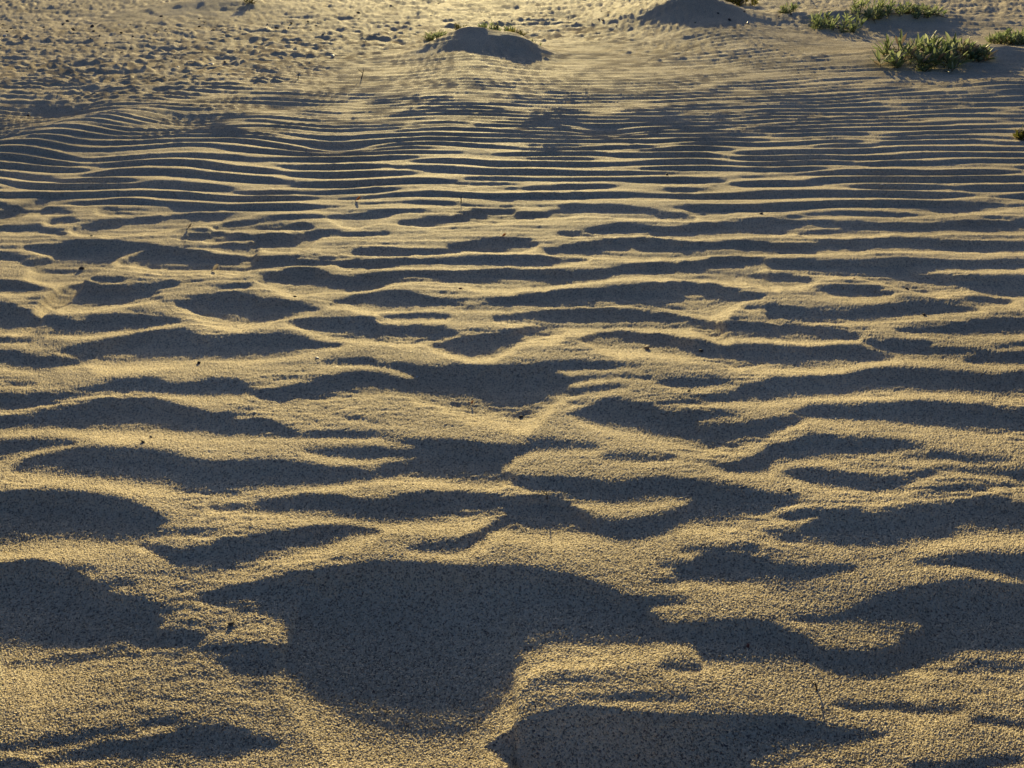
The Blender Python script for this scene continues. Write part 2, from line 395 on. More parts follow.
# index map along the sun ray: where in the farther row this ray came from
maps = [None]
for i in range(1, nr):
    xf = Wr[r0 + i] * Uc + HX * dY[i]
    q = np.interp(xf / Wr[r0 + i - 1], Uc, np.arange(nc))
    k = np.clip(q.astype(np.int32), 0, nc - 2); maps.append((k, (q - k)))
def shift(row, m):
    k, f = m
    return row[k] * (1 - f) + row[k + 1] * f
maps_b = [None] * nr
for i in range(0, nr - 1):
    xf = Wr[r0 + i] * Uc - HX * dY[i + 1]
    q = np.interp(xf / Wr[r0 + i + 1], Uc, np.arange(nc))
    k = np.clip(q.astype(np.int32), 0, nc - 2); maps_b[i] = (k, (q - k))

def initial(M):
    g = np.where(M, -1.25 * T, 0.0)
    # local share of shade, so that rise balances fall
    sh = np.zeros_like(g); s = M[0].astype(float)
    for i in range(1, nr):
        a = math.exp(-dY[i] / .10); s = shift(s, maps[i]) * a + M[i] * (1 - a); sh[i] = s
    s2 = np.zeros_like(g); s = M[-1].astype(float)
    for i in range(nr - 2, -1, -1):
        a = math.exp(-dY[i + 1] / .10); s = shift(s, maps_b[i]) * a + M[i] * (1 - a); s2[i] = s
    sh = np.clip((sh + s2) / 2, .05, .72)
    g = np.where(M, g, 1.25 * T * sh / (1 - sh))
    z = np.zeros_like(g); s = np.zeros(nc)
    for i in range(1, nr):
        s = shift(s, maps[i]) * math.exp(-dY[i] / .35) + g[i] * dY[i]; z[i] = s
    # remove the drift
    lp = z.copy(); s = z[0]
    for i in range(1, nr):
        a = math.exp(-dY[i] / .09); s = shift(s, maps[i]) * a + z[i] * (1 - a); lp[i] = s
    s = lp[-1]
    for i in range(nr - 2, -1, -1):
        a = math.exp(-dY[i + 1] / .09); s = shift(s, maps_b[i]) * a + lp[i] * (1 - a); lp[i] = s
    return z - lp

def hsmooth(z, n):
    for _ in range(n):
        z[:, 1:-1] = (z[:, :-2] + 2 * z[:, 1:-1] + z[:, 2:]) / 4
    return z
def vsmooth(z, n):
    for _ in range(n):
        z[1:-1] = (z[:-2] + 2 * z[1:-1] + z[2:]) / 4
    return z

M, px_, py_ = want(Bc)
R = initial(M) * strength
R = hsmooth(R, 30)
N_IT = 30
Zp = Bc + .3 * R
tau = .15 + .22 * sstep(1.2, .6, Yr[r0:r1])
for it in range(N_IT):
    Z = Bc + R
    if it % 3 == 0:
        Zp = .5 * Zp + .5 * vsmooth(hsmooth(Z.copy(), 14), 24)
        M, px_, py_ = want(Zp)
        es = np.zeros((nr, nc)); s = np.zeros(nc)         # distance to the end of the shade (towards camera)
        for i in range(nr - 2, -1, -1):
            s = np.where(M[i], shift(s, maps_b[i]) + dY[i + 1], 0); es[i] = s
    ray = Z[0].copy(); ds = np.zeros(nc); lim = Z[0] + 9; dl = np.zeros(nc); Lp = np.zeros(nc) + .05
    for i in range(1, nr):
        m = maps[i]
        ray = shift(ray, m) - T * dY[i]
        ds = np.where(M[i], shift(ds, m) + dY[i], 0)
        zi = Z[i]
        e = es[i]; L = ds + e
        dep = .62 * ds * (e / (L + 1e-5)) ** 2.2 + .0002
        dark = np.minimum(zi, ray - dep)
        k = .8
        # sunny side climbs away from the shade gently, never as a step
        dl = np.where(M[i], 0, shift(dl, m) + dY[i]); Lp = np.where(M[i], np.maximum(L, .01), shift(Lp, m))
        lim = shift(lim, m) + dY[i] * (.03 + .30 * np.clip(dl / (.35 * Lp), 0, 1))
        lit = np.maximum(np.minimum(zi, lim), ray)
        st = strength[i]
        new = np.where(M[i], dark, lit)
        zi = zi + (new - zi) * np.where(st > .9, 1.0, st * .6)
        Z[i] = zi; lim = np.where(M[i], zi, np.minimum(lim, zi + .05)); lim = np.where(M[i], zi, lim)
        ray = np.maximum(ray, zi)
    R = Z - Bc
    if it < N_IT - 1:
        n = 6 if it < 10 else (3 if it < 20 else 1)
        R = hsmooth(R, n); R = vsmooth(R, 1)
        # slow return to the mean level
        lp = R.copy(); s = R[0]
        for i in range(1, nr):
            a = math.exp(-dY[i] / tau[i]); s = s * a + R[i] * (1 - a); lp[i] = s
        s = lp[-1]
        for i in range(nr - 2, -1, -1):
            a = math.exp(-dY[i + 1] / tau[i]); s = s * a + lp[i] * (1 - a); lp[i] = s
        R -= lp * (.30 if it < 16 else .12)
    else:
        R = vsmooth(R, 1)
        fw = sstep(1.1, 1.5, Ycc); R = R * (1 - fw) + hsmooth(R.copy(), 9) * fw
        nw = sstep(1.7, .7, Ycc); R = R * (1 - nw) + vsmooth(hsmooth(R.copy(), 3), 12) * nw
    capR = .011 + .030 * sstep(1.7, .55, Ycc)
    R = capR * np.tanh(R / capR)
print('relief', R.min(), R.max(), 'shade ok')

# fade at the rim of the worked part
fade = sstep(1.85, 1.3, np.abs(Uc))[None] * sstep(.12, .2, Yr[r0:r1])[:, None] * sstep(7.5, 6.2, Yr[r0:r1])[:, None]
Z = B.copy()
traced = np.zeros((NR, NC)); traced[r0:r1, c0:c1] = strength
Z[r0:r1, c0:c1] += R * fade * strength
wh = .0112 * (1 - .30 * sstep(1.9, 2.8, Y) + .28 * sstep(2.9, 4.2, Y)) * (1 + .25 * pnoise(X * 1.3, Y * 1.6, 61)) * (1 - .22 * SMOOTH) * sstep(60, 14, np.hypot(X, Y))
_r = np.zeros((NR, NC)); _r[r0:r1, c0:c1] = rough
wh = wh * (1 + .15 * _r) * (1 + .6 * _r * pnoise(X * 4, Y * 7, 62)) * (1 + .5 * sstep(1.4, .5, Y))
Z += RIP * wh * (1 - traced)

# fine relief: streaks between the ripples, grain roughness, footprints and lumps on the far beach
near_w = sstep(9, 3, Y)
fine = .00075 * pnoise(X * 28, Y * 75, 41) + .0005 * pnoise(X * 60, Y * 150, 42)
fine = fine * (.5 + 1.0 * sstep(-.1, .5, pnoise(X * 5, Y * 9, 43)))
fine += .0011 * pnoise(X * 11, Y * 30, 44) * sstep(-.2, .4, pnoise(X * 3.1, Y * 4, 45))
fine += .0021 * pnoise(X * 6, Y * 52, 46) * bell(X * 0, Y, 0, 1.55, 1, .45)
Z += fine * near_w * (1 - .35 * sstep(.75, .5, Y))
gs = .00026 * sstep(2.2, .5, Y) + .00014
Z += rng.normal(0, 1, Z.shape) * gs * near_w * (np.abs(U) < 1.2)[None]
wx_ = X + .02 * pnoise(X * 9, Y * 9, 57); wy_ = Y + .03 * pnoise(X * 6, Y * 6, 58)
lumps = np.abs(pnoise(wx_ * 7, wy_ * 14, 51)) * .006 + np.abs(pnoise(wx_ * 13, wy_ * 44, 52)) * .0065 + .003 * pnoise(X * 34, Y * 70, 53) + .006 * sstep(.25, .5, pnoise(wx_ * 4.2, wy_ * 5, 54))
fullrough = np.zeros_like(Z); fullrough[r0:r1, c0:c1] = rough
fullrough = np.maximum(fullrough, sstep(6.5, 7.5, Y))
fullrough[:, :c0] = sstep(4.5, 6, Y[:, :c0]); fullrough[:, c1:] = sstep(4.5, 6, Y[:, c1:])
Z += 1.5 * (.008 - lumps) * fullrough * sstep(40, 12, np.hypot(X, Y))

def height_at(x, y):
    i = int(np.argmin(np.abs(Yr - y))); u = x / Wr[i]
    return float(np.interp(u, U, Z[i]))
def on_ground(px, py):
    """point of the modelled ground on the sight line of a place in the photograph"""
    zz = 0.0
    for _ in range(12):
        x, y_ = ground(px, py, zz); zz = .5 * zz + .5 * height_at(x, y_)
    x, y_ = ground(px, py, zz)
    return x, y_, height_at(x, y_)
# ---------------------------------------------------------------- Blender helpers
scene = bpy.context.scene
col = scene.collection
def link(o, parent=None):
    col.objects.link(o)
    if parent is not None: o.parent = parent
    return o
def mesh_obj(name, verts, faces, mats, parent=None, smooth=True, fmat=None):
    me = bpy.data.meshes.new(name)
    me.from_pydata([tuple(v) for v in verts], [], faces)
    for m in (mats if isinstance(mats, (list, tuple)) else [mats]): me.materials.append(m)
    if fmat is not None: me.polygons.foreach_set('material_index', fmat)
    if smooth: me.polygons.foreach_set('use_smooth', [True] * len(me.polygons))
    me.update()
    return link(bpy.data.objects.new(name, me), parent)
def thing(name, loc, label, cat, group=None, rz=0.0):
    o = bpy.data.objects.new(name, None); o.empty_display_size = .02
    o.location = loc; o.rotation_euler = (0, 0, rz)
    tag(o, label, cat, group); return link(o)
def tag(o, label, cat, group=None):
    o['label'] = label; o['category'] = cat
    if group: o['group'] = group
    return o

def new_mat(name):
    m = bpy.data.materials.new(name); m.use_nodes = True
    nt = m.node_tree; b = nt.nodes['Principled BSDF']
    return m, nt, b
def N(nt, t, **kw):
    n = nt.nodes.new(t)
    for k, v in kw.items():
        if k in n.inputs: n.inputs[k].default_value = v
        else: setattr(n, k, v)
    return n

# sand ---------------------------------------------------------------
def sand_material():
    m, nt, b = new_mat('sand')
    L = nt.links.new
    geo = N(nt, 'ShaderNodeNewGeometry')
    vo = N(nt, 'ShaderNodeTexVoronoi', feature='F1', voronoi_dimensions='3D'); vo.inputs['Scale'].default_value = 680
    L(geo.outputs['Position'], vo.inputs['Vector'])
    vo2 = N(nt, 'ShaderNodeTexVoronoi', feature='F1'); vo2.inputs['Scale'].default_value = 1350
    L(geo.outputs['Position'], vo2.inputs['Vector'])
    sep = N(nt, 'ShaderNodeSeparateColor'); L(vo.outputs['Color'], sep.inputs[0])
    sep2 = N(nt, 'ShaderNodeSeparateColor'); L(vo2.outputs['Color'], sep2.inputs[0])
    av = N(nt, 'ShaderNodeMath', operation='MULTIPLY_ADD'); L(sep.outputs[0], av.inputs[0]); av.inputs[1].default_value = .68
    s2 = N(nt, 'ShaderNodeMath', operation='MULTIPLY'); L(sep2.outputs[1], s2.inputs[0]); s2.inputs[1].default_value = .32
    L(s2.outputs[0], av.inputs[2])
    ramp = N(nt, 'ShaderNodeValToRGB'); L(av.outputs[0], ramp.inputs[0])
    cr = ramp.color_ramp
    cr.elements[0].position = .10; cr.elements[0].color = (.11, .10, .095, 1)
    cr.elements[1].position = .96; cr.elements[1].color = (.92, .80, .56, 1)
    for p, c in ((.26, (.36, .29, .20, 1)), (.50, (.88, .72, .45, 1)), (.74, (.94, .79, .52, 1))):
        e = cr.elements.new(p - .06); e.color = c
    big = N(nt, 'ShaderNodeTexNoise'); big.inputs['Scale'].default_value = 3.2; big.inputs['Detail'].default_value = 5
    L(geo.outputs['Position'], big.inputs['Vector'])
    mr = N(nt, 'ShaderNodeMapRange'); mr.inputs['From Min'].default_value = .3; mr.inputs['From Max'].default_value = .7
    mr.inputs['To Min'].default_value = .80; mr.inputs['To Max'].default_value = 1.12
    L(big.outputs['Fac'], mr.inputs['Value'])
    mul = N(nt, 'ShaderNodeMix', data_type='RGBA', blend_type='MULTIPLY'); mul.inputs['Factor'].default_value = 1
    L(ramp.outputs['Color'], mul.inputs[6]); 
    cmb = N(nt, 'ShaderNodeCombineColor'); 
    for k in range(3): L(mr.outputs[0], cmb.inputs[k])
    L(cmb.outputs[0], mul.inputs[7])
    L(mul.outputs[2], b.inputs['Base Color'])
    # glassy grains
    gt = N(nt, 'ShaderNodeMath', operation='GREATER_THAN'); L(sep.outputs[2], gt.inputs[0]); gt.inputs[1].default_value = .955
    ro = N(nt, 'ShaderNodeMapRange'); ro.inputs['To Min'].default_value = .8; ro.inputs['To Max'].default_value = .55
    L(gt.outputs[0], ro.inputs['Value']); L(ro.outputs[0], b.inputs['Roughness'])
    b.inputs['Specular IOR Level'].default_value = .32
    # grain bump
    bp = N(nt, 'ShaderNodeBump', invert=True); bp.inputs['Strength'].default_value = .8; bp.inputs['Distance'].default_value = .0011
    L(vo.outputs['Distance'], bp.inputs['Height'])
    bp2 = N(nt, 'ShaderNodeBump', invert=True); bp2.inputs['Strength'].default_value = .4; bp2.inputs['Distance'].default_value = .0005
    L(vo2.outputs['Distance'], bp2.inputs['Height']); L(bp.outputs['Normal'], bp2.inputs['Normal'])
    L(bp2.outputs['Normal'], b.inputs['Normal'])
    return m
SAND = sand_material()

def ground_mesh():
    me = bpy.data.meshes.new('sand')
    co = np.stack([X, Y, Z], -1).reshape(-1, 3).astype(np.float32)
    idx = np.arange(NR * NC).reshape(NR, NC)
    q = np.stack([idx[1:, :-1], idx[1:, 1:], idx[:-1, 1:], idx[:-1, :-1]], -1).reshape(-1, 4).astype(np.int32)
    me.vertices.add(len(co)); me.vertices.foreach_set('co', co.ravel())
    me.loops.add(q.size); me.loops.foreach_set('vertex_index', q.ravel())
    me.polygons.add(len(q)); me.polygons.foreach_set('loop_start', np.arange(0, q.size, 4, dtype=np.int32))
    me.polygons.foreach_set('use_smooth', np.ones(len(q), dtype=bool))
    me.materials.append(SAND)
    me.update(calc_edges=True)
    o = link(bpy.data.objects.new('sand', me)); o['kind'] = 'structure'
    return o
ground_mesh()
# ---------------------------------------------------------------- plants
def leaf_mat(name, cols, transl=.62, rough=.5):
    m, nt, b = new_mat(name)
    L = nt.links.new
    geo = N(nt, 'ShaderNodeNewGeometry')
    ramp = N(nt, 'ShaderNodeValToRGB'); L(geo.outputs['Random Per Island'], ramp.inputs[0])
    cr = ramp.color_ramp
    cr.elements[0].color = (*cols[0], 1); cr.elements[1].color = (*cols[-1], 1)
    for k in range(1, len(cols) - 1):
        e = cr.elements.new(k / (len(cols) - 1)); e.color = (*cols[k], 1)
    no = N(nt, 'ShaderNodeTexNoise'); no.inputs['Scale'].default_value = 160; L(geo.outputs['Position'], no.inputs['Vector'])
    mx = N(nt, 'ShaderNodeMix', data_type='RGBA', blend_type='MULTIPLY'); mx.inputs[0].default_value = .6
    L(ramp.outputs[0], mx.inputs[6]); L(no.outputs['Fac'], mx.inputs[7])
    L(mx.outputs[2], b.inputs['Base Color']); b.inputs['Roughness'].default_value = rough
    tr = N(nt, 'ShaderNodeBsdfTranslucent'); L(ramp.outputs[0], tr.inputs['Color'])
    ms = N(nt, 'ShaderNodeMixShader'); ms.inputs[0].default_value = transl
    L(b.outputs[0], ms.inputs[1]); L(tr.outputs[0], ms.inputs[2])
    L(ms.outputs[0], nt.nodes['Material Output'].inputs['Surface'])
    return m
GREEN = leaf_mat('fleshy_leaf', [(.16, .24, .11), (.38, .46, .22), (.25, .33, .15), (.52, .57, .32), (.32, .40, .20)])
OLIVE = leaf_mat('olive_leaf', [(.10, .12, .03), (.24, .23, .05), (.32, .28, .08)])
PALE = leaf_mat('dry_leaf', [(.50, .40, .27), (.66, .58, .44), (.38, .27, .17)], .25)
STEM = leaf_mat('plant_stem', [(.12, .08, .04), (.20, .14, .07)], .0)
DARKBIT = leaf_mat('dark_debris', [(.035, .028, .022), (.07, .055, .04)], .0, .7)
RUST = leaf_mat('rust_leaf', [(.30, .09, .03), (.42, .16, .05)], .35)

def basis(d):
    d = d.normalized(); a = Vector((0, 0, 1)) if abs(d.z) < .9 else Vector((1, 0, 0))
    s = d.cross(a).normalized(); return d, s, s.cross(d).normalized()

class MB:
    def __init__(self): self.v = []; self.f = []
    def leaf(self, p, d, length, width, curl, rnd, cup=.25):
        d, s, n = basis(d)
        rot = rnd.uniform(-.6, .6); s2 = s * math.cos(rot) + n * math.sin(rot); n2 = n * math.cos(rot) - s * math.sin(rot)
        prof = [(0, .22), (.3, .85), (.6, 1.0), (.85, .6), (1, .05)]
        b = len(self.v)
        for t, w_ in prof:
            c = p + d * (length * t) + n2 * (curl * length * t * t)
            h = width * .5 * w_
            self.v += [c - s2 * h + n2 * (cup * h), c - n2 * (cup * h * .4), c + s2 * h + n2 * (cup * h)]
        for i in range(len(prof) - 1):
            a = b + 3 * i
            self.f += [(a, a + 1, a + 4, a + 3), (a + 1, a + 2, a + 5, a + 4)]
    def tube(self, pts, rads, n=6):
        b = len(self.v)
        for i, p in enumerate(pts):
            q = pts[min(i + 1, len(pts) - 1)] - pts[max(i - 1, 0)]
            d, s, u = basis(q)
            for k in range(n):
                a = 2 * math.pi * k / n
                self.v.append(p + (s * math.cos(a) + u * math.sin(a)) * rads[i])
        for i in range(len(pts) - 1):
            for k in range(n):
                k2 = (k + 1) % n
                self.f.append((b + i * n + k, b + i * n + k2, b + (i + 1) * n + k2, b + (i + 1) * n + k))
        self.f.append(tuple(b + k for k in range(n))[::-1]); self.f.append(tuple(b + (len(pts) - 1) * n + k for k in range(n)))
    def obj(self, name, mat, parent, fmat=None):
        return mesh_obj(name, self.v, self.f, mat, parent, fmat=fmat)

def plant(kind, px, py, wpx, dep, nshoot, label, cat, group, leaf=.045, height=.05, mat=None, pale=0.0, seed=1, lw=.24, hshoot=9, at=None):
    rnd = random.Random(seed)
    x0, y0, z0 = on_ground(px, py) if at is None else (at[0], at[1], height_at(*at))
    t = thing(kind, (x0, y0, z0), label, cat, group)
    scale = FPX / (y0 * cp + (HC - z0) * sp)
    wx = wpx / scale / 2
    fo, st = MB(), MB(); fm = []
    crown = Vector((0, 0, -.004))
    for k in range(nshoot):
        a = rnd.uniform(0, 2 * math.pi); q = math.sqrt(rnd.random())
        # uneven outline: shoots gather in a few bunches
        lobe = .72 + .28 * math.sin(3 * a + seed) * math.cos(2 * a + seed * 2)
        sx, sy = math.cos(a) * q * wx * lobe, math.sin(a) * q * dep * lobe
        base = Vector((sx, sy, height_at(x0 + sx, y0 + sy) - z0 - .004))
        hh = height * rnd.uniform(.45, 1.15) * (1.1 - .5 * q * q)
        lean = Vector((sx / max(wx, .01) * .35 + rnd.uniform(-.25, .25), rnd.uniform(-.35, .25), 1)).normalized()
        top = base + lean * hh
        st.tube([Vector((0, 0, -.012)), base * .5 + Vector((0, 0, -.010)), base, base + (top - base) * .5 + Vector((rnd.uniform(-.004, .004), 0, 0)), top], [.003, .003, .0022, .0018, .001], 5)
        for j in range(hshoot + rnd.randrange(4)):
            u = rnd.uniform(.15, 1.0); p = base + (top - base) * u
            az = j * 2.4 + rnd.uniform(-.4, .4); tilt = 1.15 - .75 * u + rnd.uniform(-.2, .2)
            d = (Vector((math.cos(az), math.sin(az), 0)) * math.sin(tilt) + lean * math.cos(tilt))
            ll = leaf * rnd.uniform(.6, 1.15)
            fm += [1 if rnd.random() < pale * (1.4 - u) else 0] * 8
            fo.leaf(p, d, ll, ll * lw * rnd.uniform(.8, 1.2), rnd.uniform(-.35, .1), rnd)
    # creeping runners that tie the shoots together at the sand
    for k in range(max(2, nshoot // 9)):
        a = rnd.uniform(0, 2 * math.pi); e = Vector((math.cos(a) * wx, math.sin(a) * dep, 0)) * rnd.uniform(.6, 1.05)
        pts = []
        for i in range(5):
            p = e * (i / 4); p.x += rnd.uniform(-.008, .008)
            p.z = height_at(x0 + p.x, y0 + p.y) - z0 + .002; pts.append(p)
        st.tube(pts, [.0028, .0026, .0022, .0018, .001], 5)
    fo.obj('foliage', [mat or GREEN, PALE], t, fm); st.obj('stem', STEM, t)
    return t

G1 = 'green plants creeping over the sand at the top right'
plant('beach_plant', 922, 59, 108, .20, 42, 'large leafy green beach plant with pale dry leaves, biggest clump at the top right', 'plant', G1, .064, .056, None, .22, 3, lw=.25, hshoot=7)
plant('beach_plant', 962, 54, 56, .10, 26, 'sparse pale green plant trailing off the right end of the biggest clump', 'plant', G1, .044, .036, None, .40, 4, lw=.3)
plant('beach_plant', 833, 28, 72, .24, 38, 'green plant sprawling in front of the small dune top right, left of the biggest clump', 'plant', G1, .042, .048, None, .06, 5)
plant('beach_plant', 870, 17, 56, .2, 30, 'taller green plant just behind the sprawling one near the top right', 'plant', G1, .045, .06, None, .05, 6)
plant('beach_plant', 914, 18, 84, .14, 46, 'long low green plant lying along the crest of the small dune at the top right', 'plant', G1, .036, .035, None, .05, 7)
plant('beach_plant', 1012, 43, 44, .12, 40, 'green plant cut by the right edge of the photo beside the big clump', 'plant', G1, .040, .042, None, .08, 8)
plant('beach_sprig', 925, 70, 15, .03, 6, 'small green sprig growing just below the biggest clump of leaves', 'plant', G1, .030, .022, None, .1, 9)
plant('beach_sprig', 1020, 139, 12, .025, 6, 'tiny olive sprig alone between ripples at the right edge', 'plant', None, .028, .018, OLIVE, .3, 10)
plant('beach_sprig', 787, 14, 22, .06, 12, 'small green plant alone between the right mound and the sprawling plant', 'plant', G1, .036, .035, None, .05, 11)
G2 = 'small plants around the crest of the centre sand mound'
plant('mound_plant', 436, 41, 30, .06, 19, 'small green plant at the left foot of the centre sand mound', 'plant', G2, 0.027, 0.036, None, .05, 12)
plant('mound_plant', 491, 31, 30, .05, 16, 'upright green shoots standing behind the crest of the centre mound', 'plant', G2, 0.030, 0.040, None, .08, 13)
plant('mound_plant', 517, 37, 24, .05, 14, 'small olive tuft on the right shoulder of the centre mound', 'plant', G2, 0.026, 0.032, OLIVE, .1, 14)
plant('mound_plant', 532, 46, 18, .04, 9, 'lowest small green plant at the right foot of the centre mound', 'plant', G2, 0.022, 0.020, None, .1, 15)
plant('mound_plant', 508, 33, 26, .05, 10, 'sparse pale green fringe along the mound crest between the upright shoots and the right tuft', 'plant', G2, .03, .03, None, .15, 21)
plant('mound_plant', 459, 30, 18, .04, 8, 'sparse yellow green sprig on the crest left of the centre mound top', 'plant', G2, 0.024, 0.025, OLIVE, .1, 16)
G3 = 'olive shrubs on the right sand mound'
plant('low_shrub', 668, 4, 40, .12, 30, 'olive low shrub on the left shoulder of the right sand mound', 'shrub', G3, .045, .07, OLIVE, .05, 17)
plant('low_shrub', 735, 4, 50, .12, 36, 'olive low shrub on the right shoulder of the right sand mound', 'shrub', G3, .045, .07, OLIVE, .05, 18)
plant('beach_sprig', 250, 3, 12, .05, 5, 'yellow green sprig on the sand swell at the top left', 'plant', None, .04, .045, OLIVE, .05, 19)

# ---------------------------------------------------------------- pebbles, shells, twigs, leaves lying about
def stone_mesh(seed, flat=.6):
    r_ = random.Random(seed); bm = bmesh.new(); bmesh.ops.create_icosphere(bm, subdivisions=2, radius=1)
    ax = [Vector((r_.gauss(0, 1), r_.gauss(0, 1), r_.gauss(0, 1))).normalized() for _ in range(7)]
    for v in bm.verts:
        c = v.co.copy()
        for a in ax:
            dd = c.dot(a)
            if dd > .72: c -= a * (dd - .72) * .9          # chipped facets
        c *= 1 + .08 * math.sin(5 * v.co.x + seed) * math.cos(4 * v.co.y)
        c.x *= 1.25; c.z *= flat; v.co = c
    me = bpy.data.meshes.new('pebble'); bm.to_mesh(me); bm.free()
    me.polygons.foreach_set('use_smooth', [True] * len(me.polygons)); return me
def stone_mat(name, c, rough=.7):
    m, nt, b = new_mat(name); no = N(nt, 'ShaderNodeTexNoise'); no.inputs['Scale'].default_value = 420
    g = N(nt, 'ShaderNodeNewGeometry'); nt.links.new(g.outputs['Position'], no.inputs['Vector'])
    r_ = N(nt, 'ShaderNodeValToRGB'); r_.color_ramp.elements[0].color = (*[q * .6 for q in c], 1); r_.color_ramp.elements[1].color = (*[min(1, q * 1.3) for q in c], 1)
    r_.color_ramp.elements[0].position = .35; r_.color_ramp.elements[1].position = .65
    nt.links.new(no.outputs['Fac'], r_.inputs[0]); nt.links.new(r_.outputs[0], b.inputs['Base Color']); b.inputs['Roughness'].default_value = rough
    bp = N(nt, 'ShaderNodeBump'); bp.inputs['Distance'].default_value = .0006; nt.links.new(no.outputs['Fac'], bp.inputs['Height']); nt.links.new(bp.outputs[0], b.inputs['Normal'])
    return m
MDARK = stone_mat('dark_stone', (.05, .045, .045)); MWHITE = stone_mat('white_shell', (.78, .76, .72), .45)
MTAN = stone_mat('tan_stone', (.38, .29, .2)); MRED = stone_mat('red_stone', (.24, .08, .05))
def meshes_for(mat, flat=.6, base=0):
    out = []
    for k in range(5):
        me = stone_mesh(base + k, flat); me.materials.append(mat); out.append(me)
    return out
SD, SW, STN, SRD = meshes_for(MDARK, .65, 0), meshes_for(MWHITE, .5, 10), meshes_for(MTAN, .6, 20), meshes_for(MRED, .6, 30)
def pebble(px, py, size_px, pool, label, name='pebble', cat='pebble', group=None, seed=0):
    r_ = random.Random(seed * 31 + int(px * 7)); x, y, z = on_ground(px, py)
    o = bpy.data.objects.new(name, r_.choice(pool)); link(o)
    s_ = size_px / 2 / (FPX / (y * cp + (HC - z) * sp))
    o.location = (x, y, z + s_ * .25); o.scale = (s_, s_ * r_.uniform(.7, 1), s_ * r_.uniform(.8, 1.1))
    o.rotation_euler = (r_.uniform(-.3, .3), r_.uniform(-.3, .3), r_.uniform(0, 6.28))
    return tag(o, label, cat, group)
GP = 'single small stones lying on the ripples'
for px, py, s_, pool, lb in [
    (82, 269, 5, SD, 'dark pebble in the shaded hollow on the left below the diagonal crest'),
    (92, 237, 4, SD, 'small dark crumb on the lit crest left of the curled brown leaf'),
    (647, 348, 6, STN, 'tan pebble on the lit edge of a long shadow right of centre'),
    (701, 351, 4, SD, 'small dark pebble inside the long shadow right of the tan pebble'),
    (521, 417, 4, SD, 'tiny dark pebble on the lit sand below the central wide hollow'),
    (689, 391, 3.6, SD, 'tiny dark speck of stone on a narrow lit ridge right of centre'),
    (789, 490, 5, SD, 'black pebble beside the tip of a small shadow at lower right'),
    (231, 624, 6, SD, 'dark pebble on the lit tongue left of the deepest hollow'),
    (295, 297, 4, SD, 'dark speck above the lens shaped shadow left of centre'),
    (460, 289, 3.5, SRD, 'reddish grain on the broad lit ridge above centre'),
    (854, 279, 3.5, SRD, 'reddish pebble on the lit ridge at the right, above the ring shaped hollow'),
    (907, 289, 3.5, SD, 'dark pebble just right of the reddish one on the same ridge'),
    (924, 315, 4.5, SD, 'dark pebble at the lower lip of a shadow near the right edge'),
    (761, 214, 3.5, SD, 'small dark stone on the lit crest right of the oval hollow'),
    (667, 175, 3.5, SD, 'small dark stone on a thin crest in the upper middle'),
    (143, 442, 4, SD, 'dark pebble on the lit band at the left, lower of a close pair'),
    (151, 437, 3, SD, 'smaller dark pebble, upper of the close pair at the left'),
    (199, 363, 4, SD, 'dark pebble on the lit band under the long left shadow'),
    (748, 646, 5, SRD, 'red brown pebble in the shade at lower right'),
    (28, 114, 4, SD, 'dark stone on the rippled sand near the upper left edge')]:
    pebble(px, py, s_, pool, lb, group=GP)
for px, py, s_, lb in [
    (317, 358, 3.6, 'tiny white shell bit at the right tip of the long left shadow'),
    (417, 377, 3, 'white shell crumb on the crest end left of the central hollow'),
    (882, 185, 3.4, 'tiny white shell bit on an upper right ripple crest'),
    (211, 64, 6, 'bright white shell, largest on the rough beach at upper left'),
    (178, 68, 4, 'small white shell left of the brightest one at upper left'),
    (333, 57, 5, 'white shell fragment at the left edge of the sunlit mound tail'),
    (5, 36, 4, 'white shell fragment near the left edge of the far beach'),
    (120, 26, 4, 'pale shell fragment among dark pebbles at the top left'),
    (748, 24, 4, 'white shell fragment at the foot of the right mound'),
    (280, 558, 2.5, 'white grain shining on the lit slope above the deepest hollow')]:
    pebble(px, py, s_, SW, lb, 'shell_fragment', 'shell', 'white shell bits on the sand')
rr = random.Random(5)
for k in range(120):
    if k < 80: px, py = rr.uniform(2, 345), 16 + abs(rr.gauss(0, 1)) * 14 + rr.uniform(0, 12)
    elif k < 100: px, py = rr.uniform(540, 840), rr.uniform(6, 34)
    else: px, py = rr.uniform(345, 640), rr.uniform(3, 22)
    if py > 78 or py < 3: continue
    pale = rr.random() < .2
    pebble(px, py, rr.choice([1.5, 1.8, 2.2, 2.8, 3.6]), STN if pale else SD,
           'small tan pebble scattered on the rough far beach' if pale else 'small dark pebble scattered on the rough far beach',
           group='tan pebbles scattered on the far beach' if pale else 'dark pebbles scattered on the far beach', seed=k)

def dead_leaf(px, py, size_px, ang, up, mat, label):
    x, y, z = on_ground(px, py); s_ = size_px / (FPX / (y * cp + (HC - z) * sp))
    o = thing('dead_leaf', (x, y, z), label, 'leaf', 'dead leaves blown onto the ripples')
    b = MB(); r_ = random.Random(int(px)); d = Vector((math.cos(ang), math.sin(ang), up))
    b.leaf(Vector((0, 0, s_ * .12)), d, s_, s_ * .55, .35, r_, .9); b.obj('blade', mat, o)
    st = MB(); dn = d.normalized(); st.tube([Vector((0, 0, s_ * .12)) + dn * s_ * .05, Vector((0, 0, s_ * .1)) - dn * s_ * .25, Vector((0, 0, s_ * .03)) - dn * s_ * .5], [s_ * .03, s_ * .025, s_ * .015], 5)
    st.obj('stalk', STEM, o)
dead_leaf(356, 201, 6, .3, .25, RUST, 'orange rust dead leaf standing upright on the crest above the oval hollow')
dead_leaf(213, 271, 8, .4, .35, PALE, 'curled brown dead leaf on the lit ridge at left')
dead_leaf(188, 229, 6, .7, .4, PALE, 'thin pale dead leaf leaning on an upper left crest')
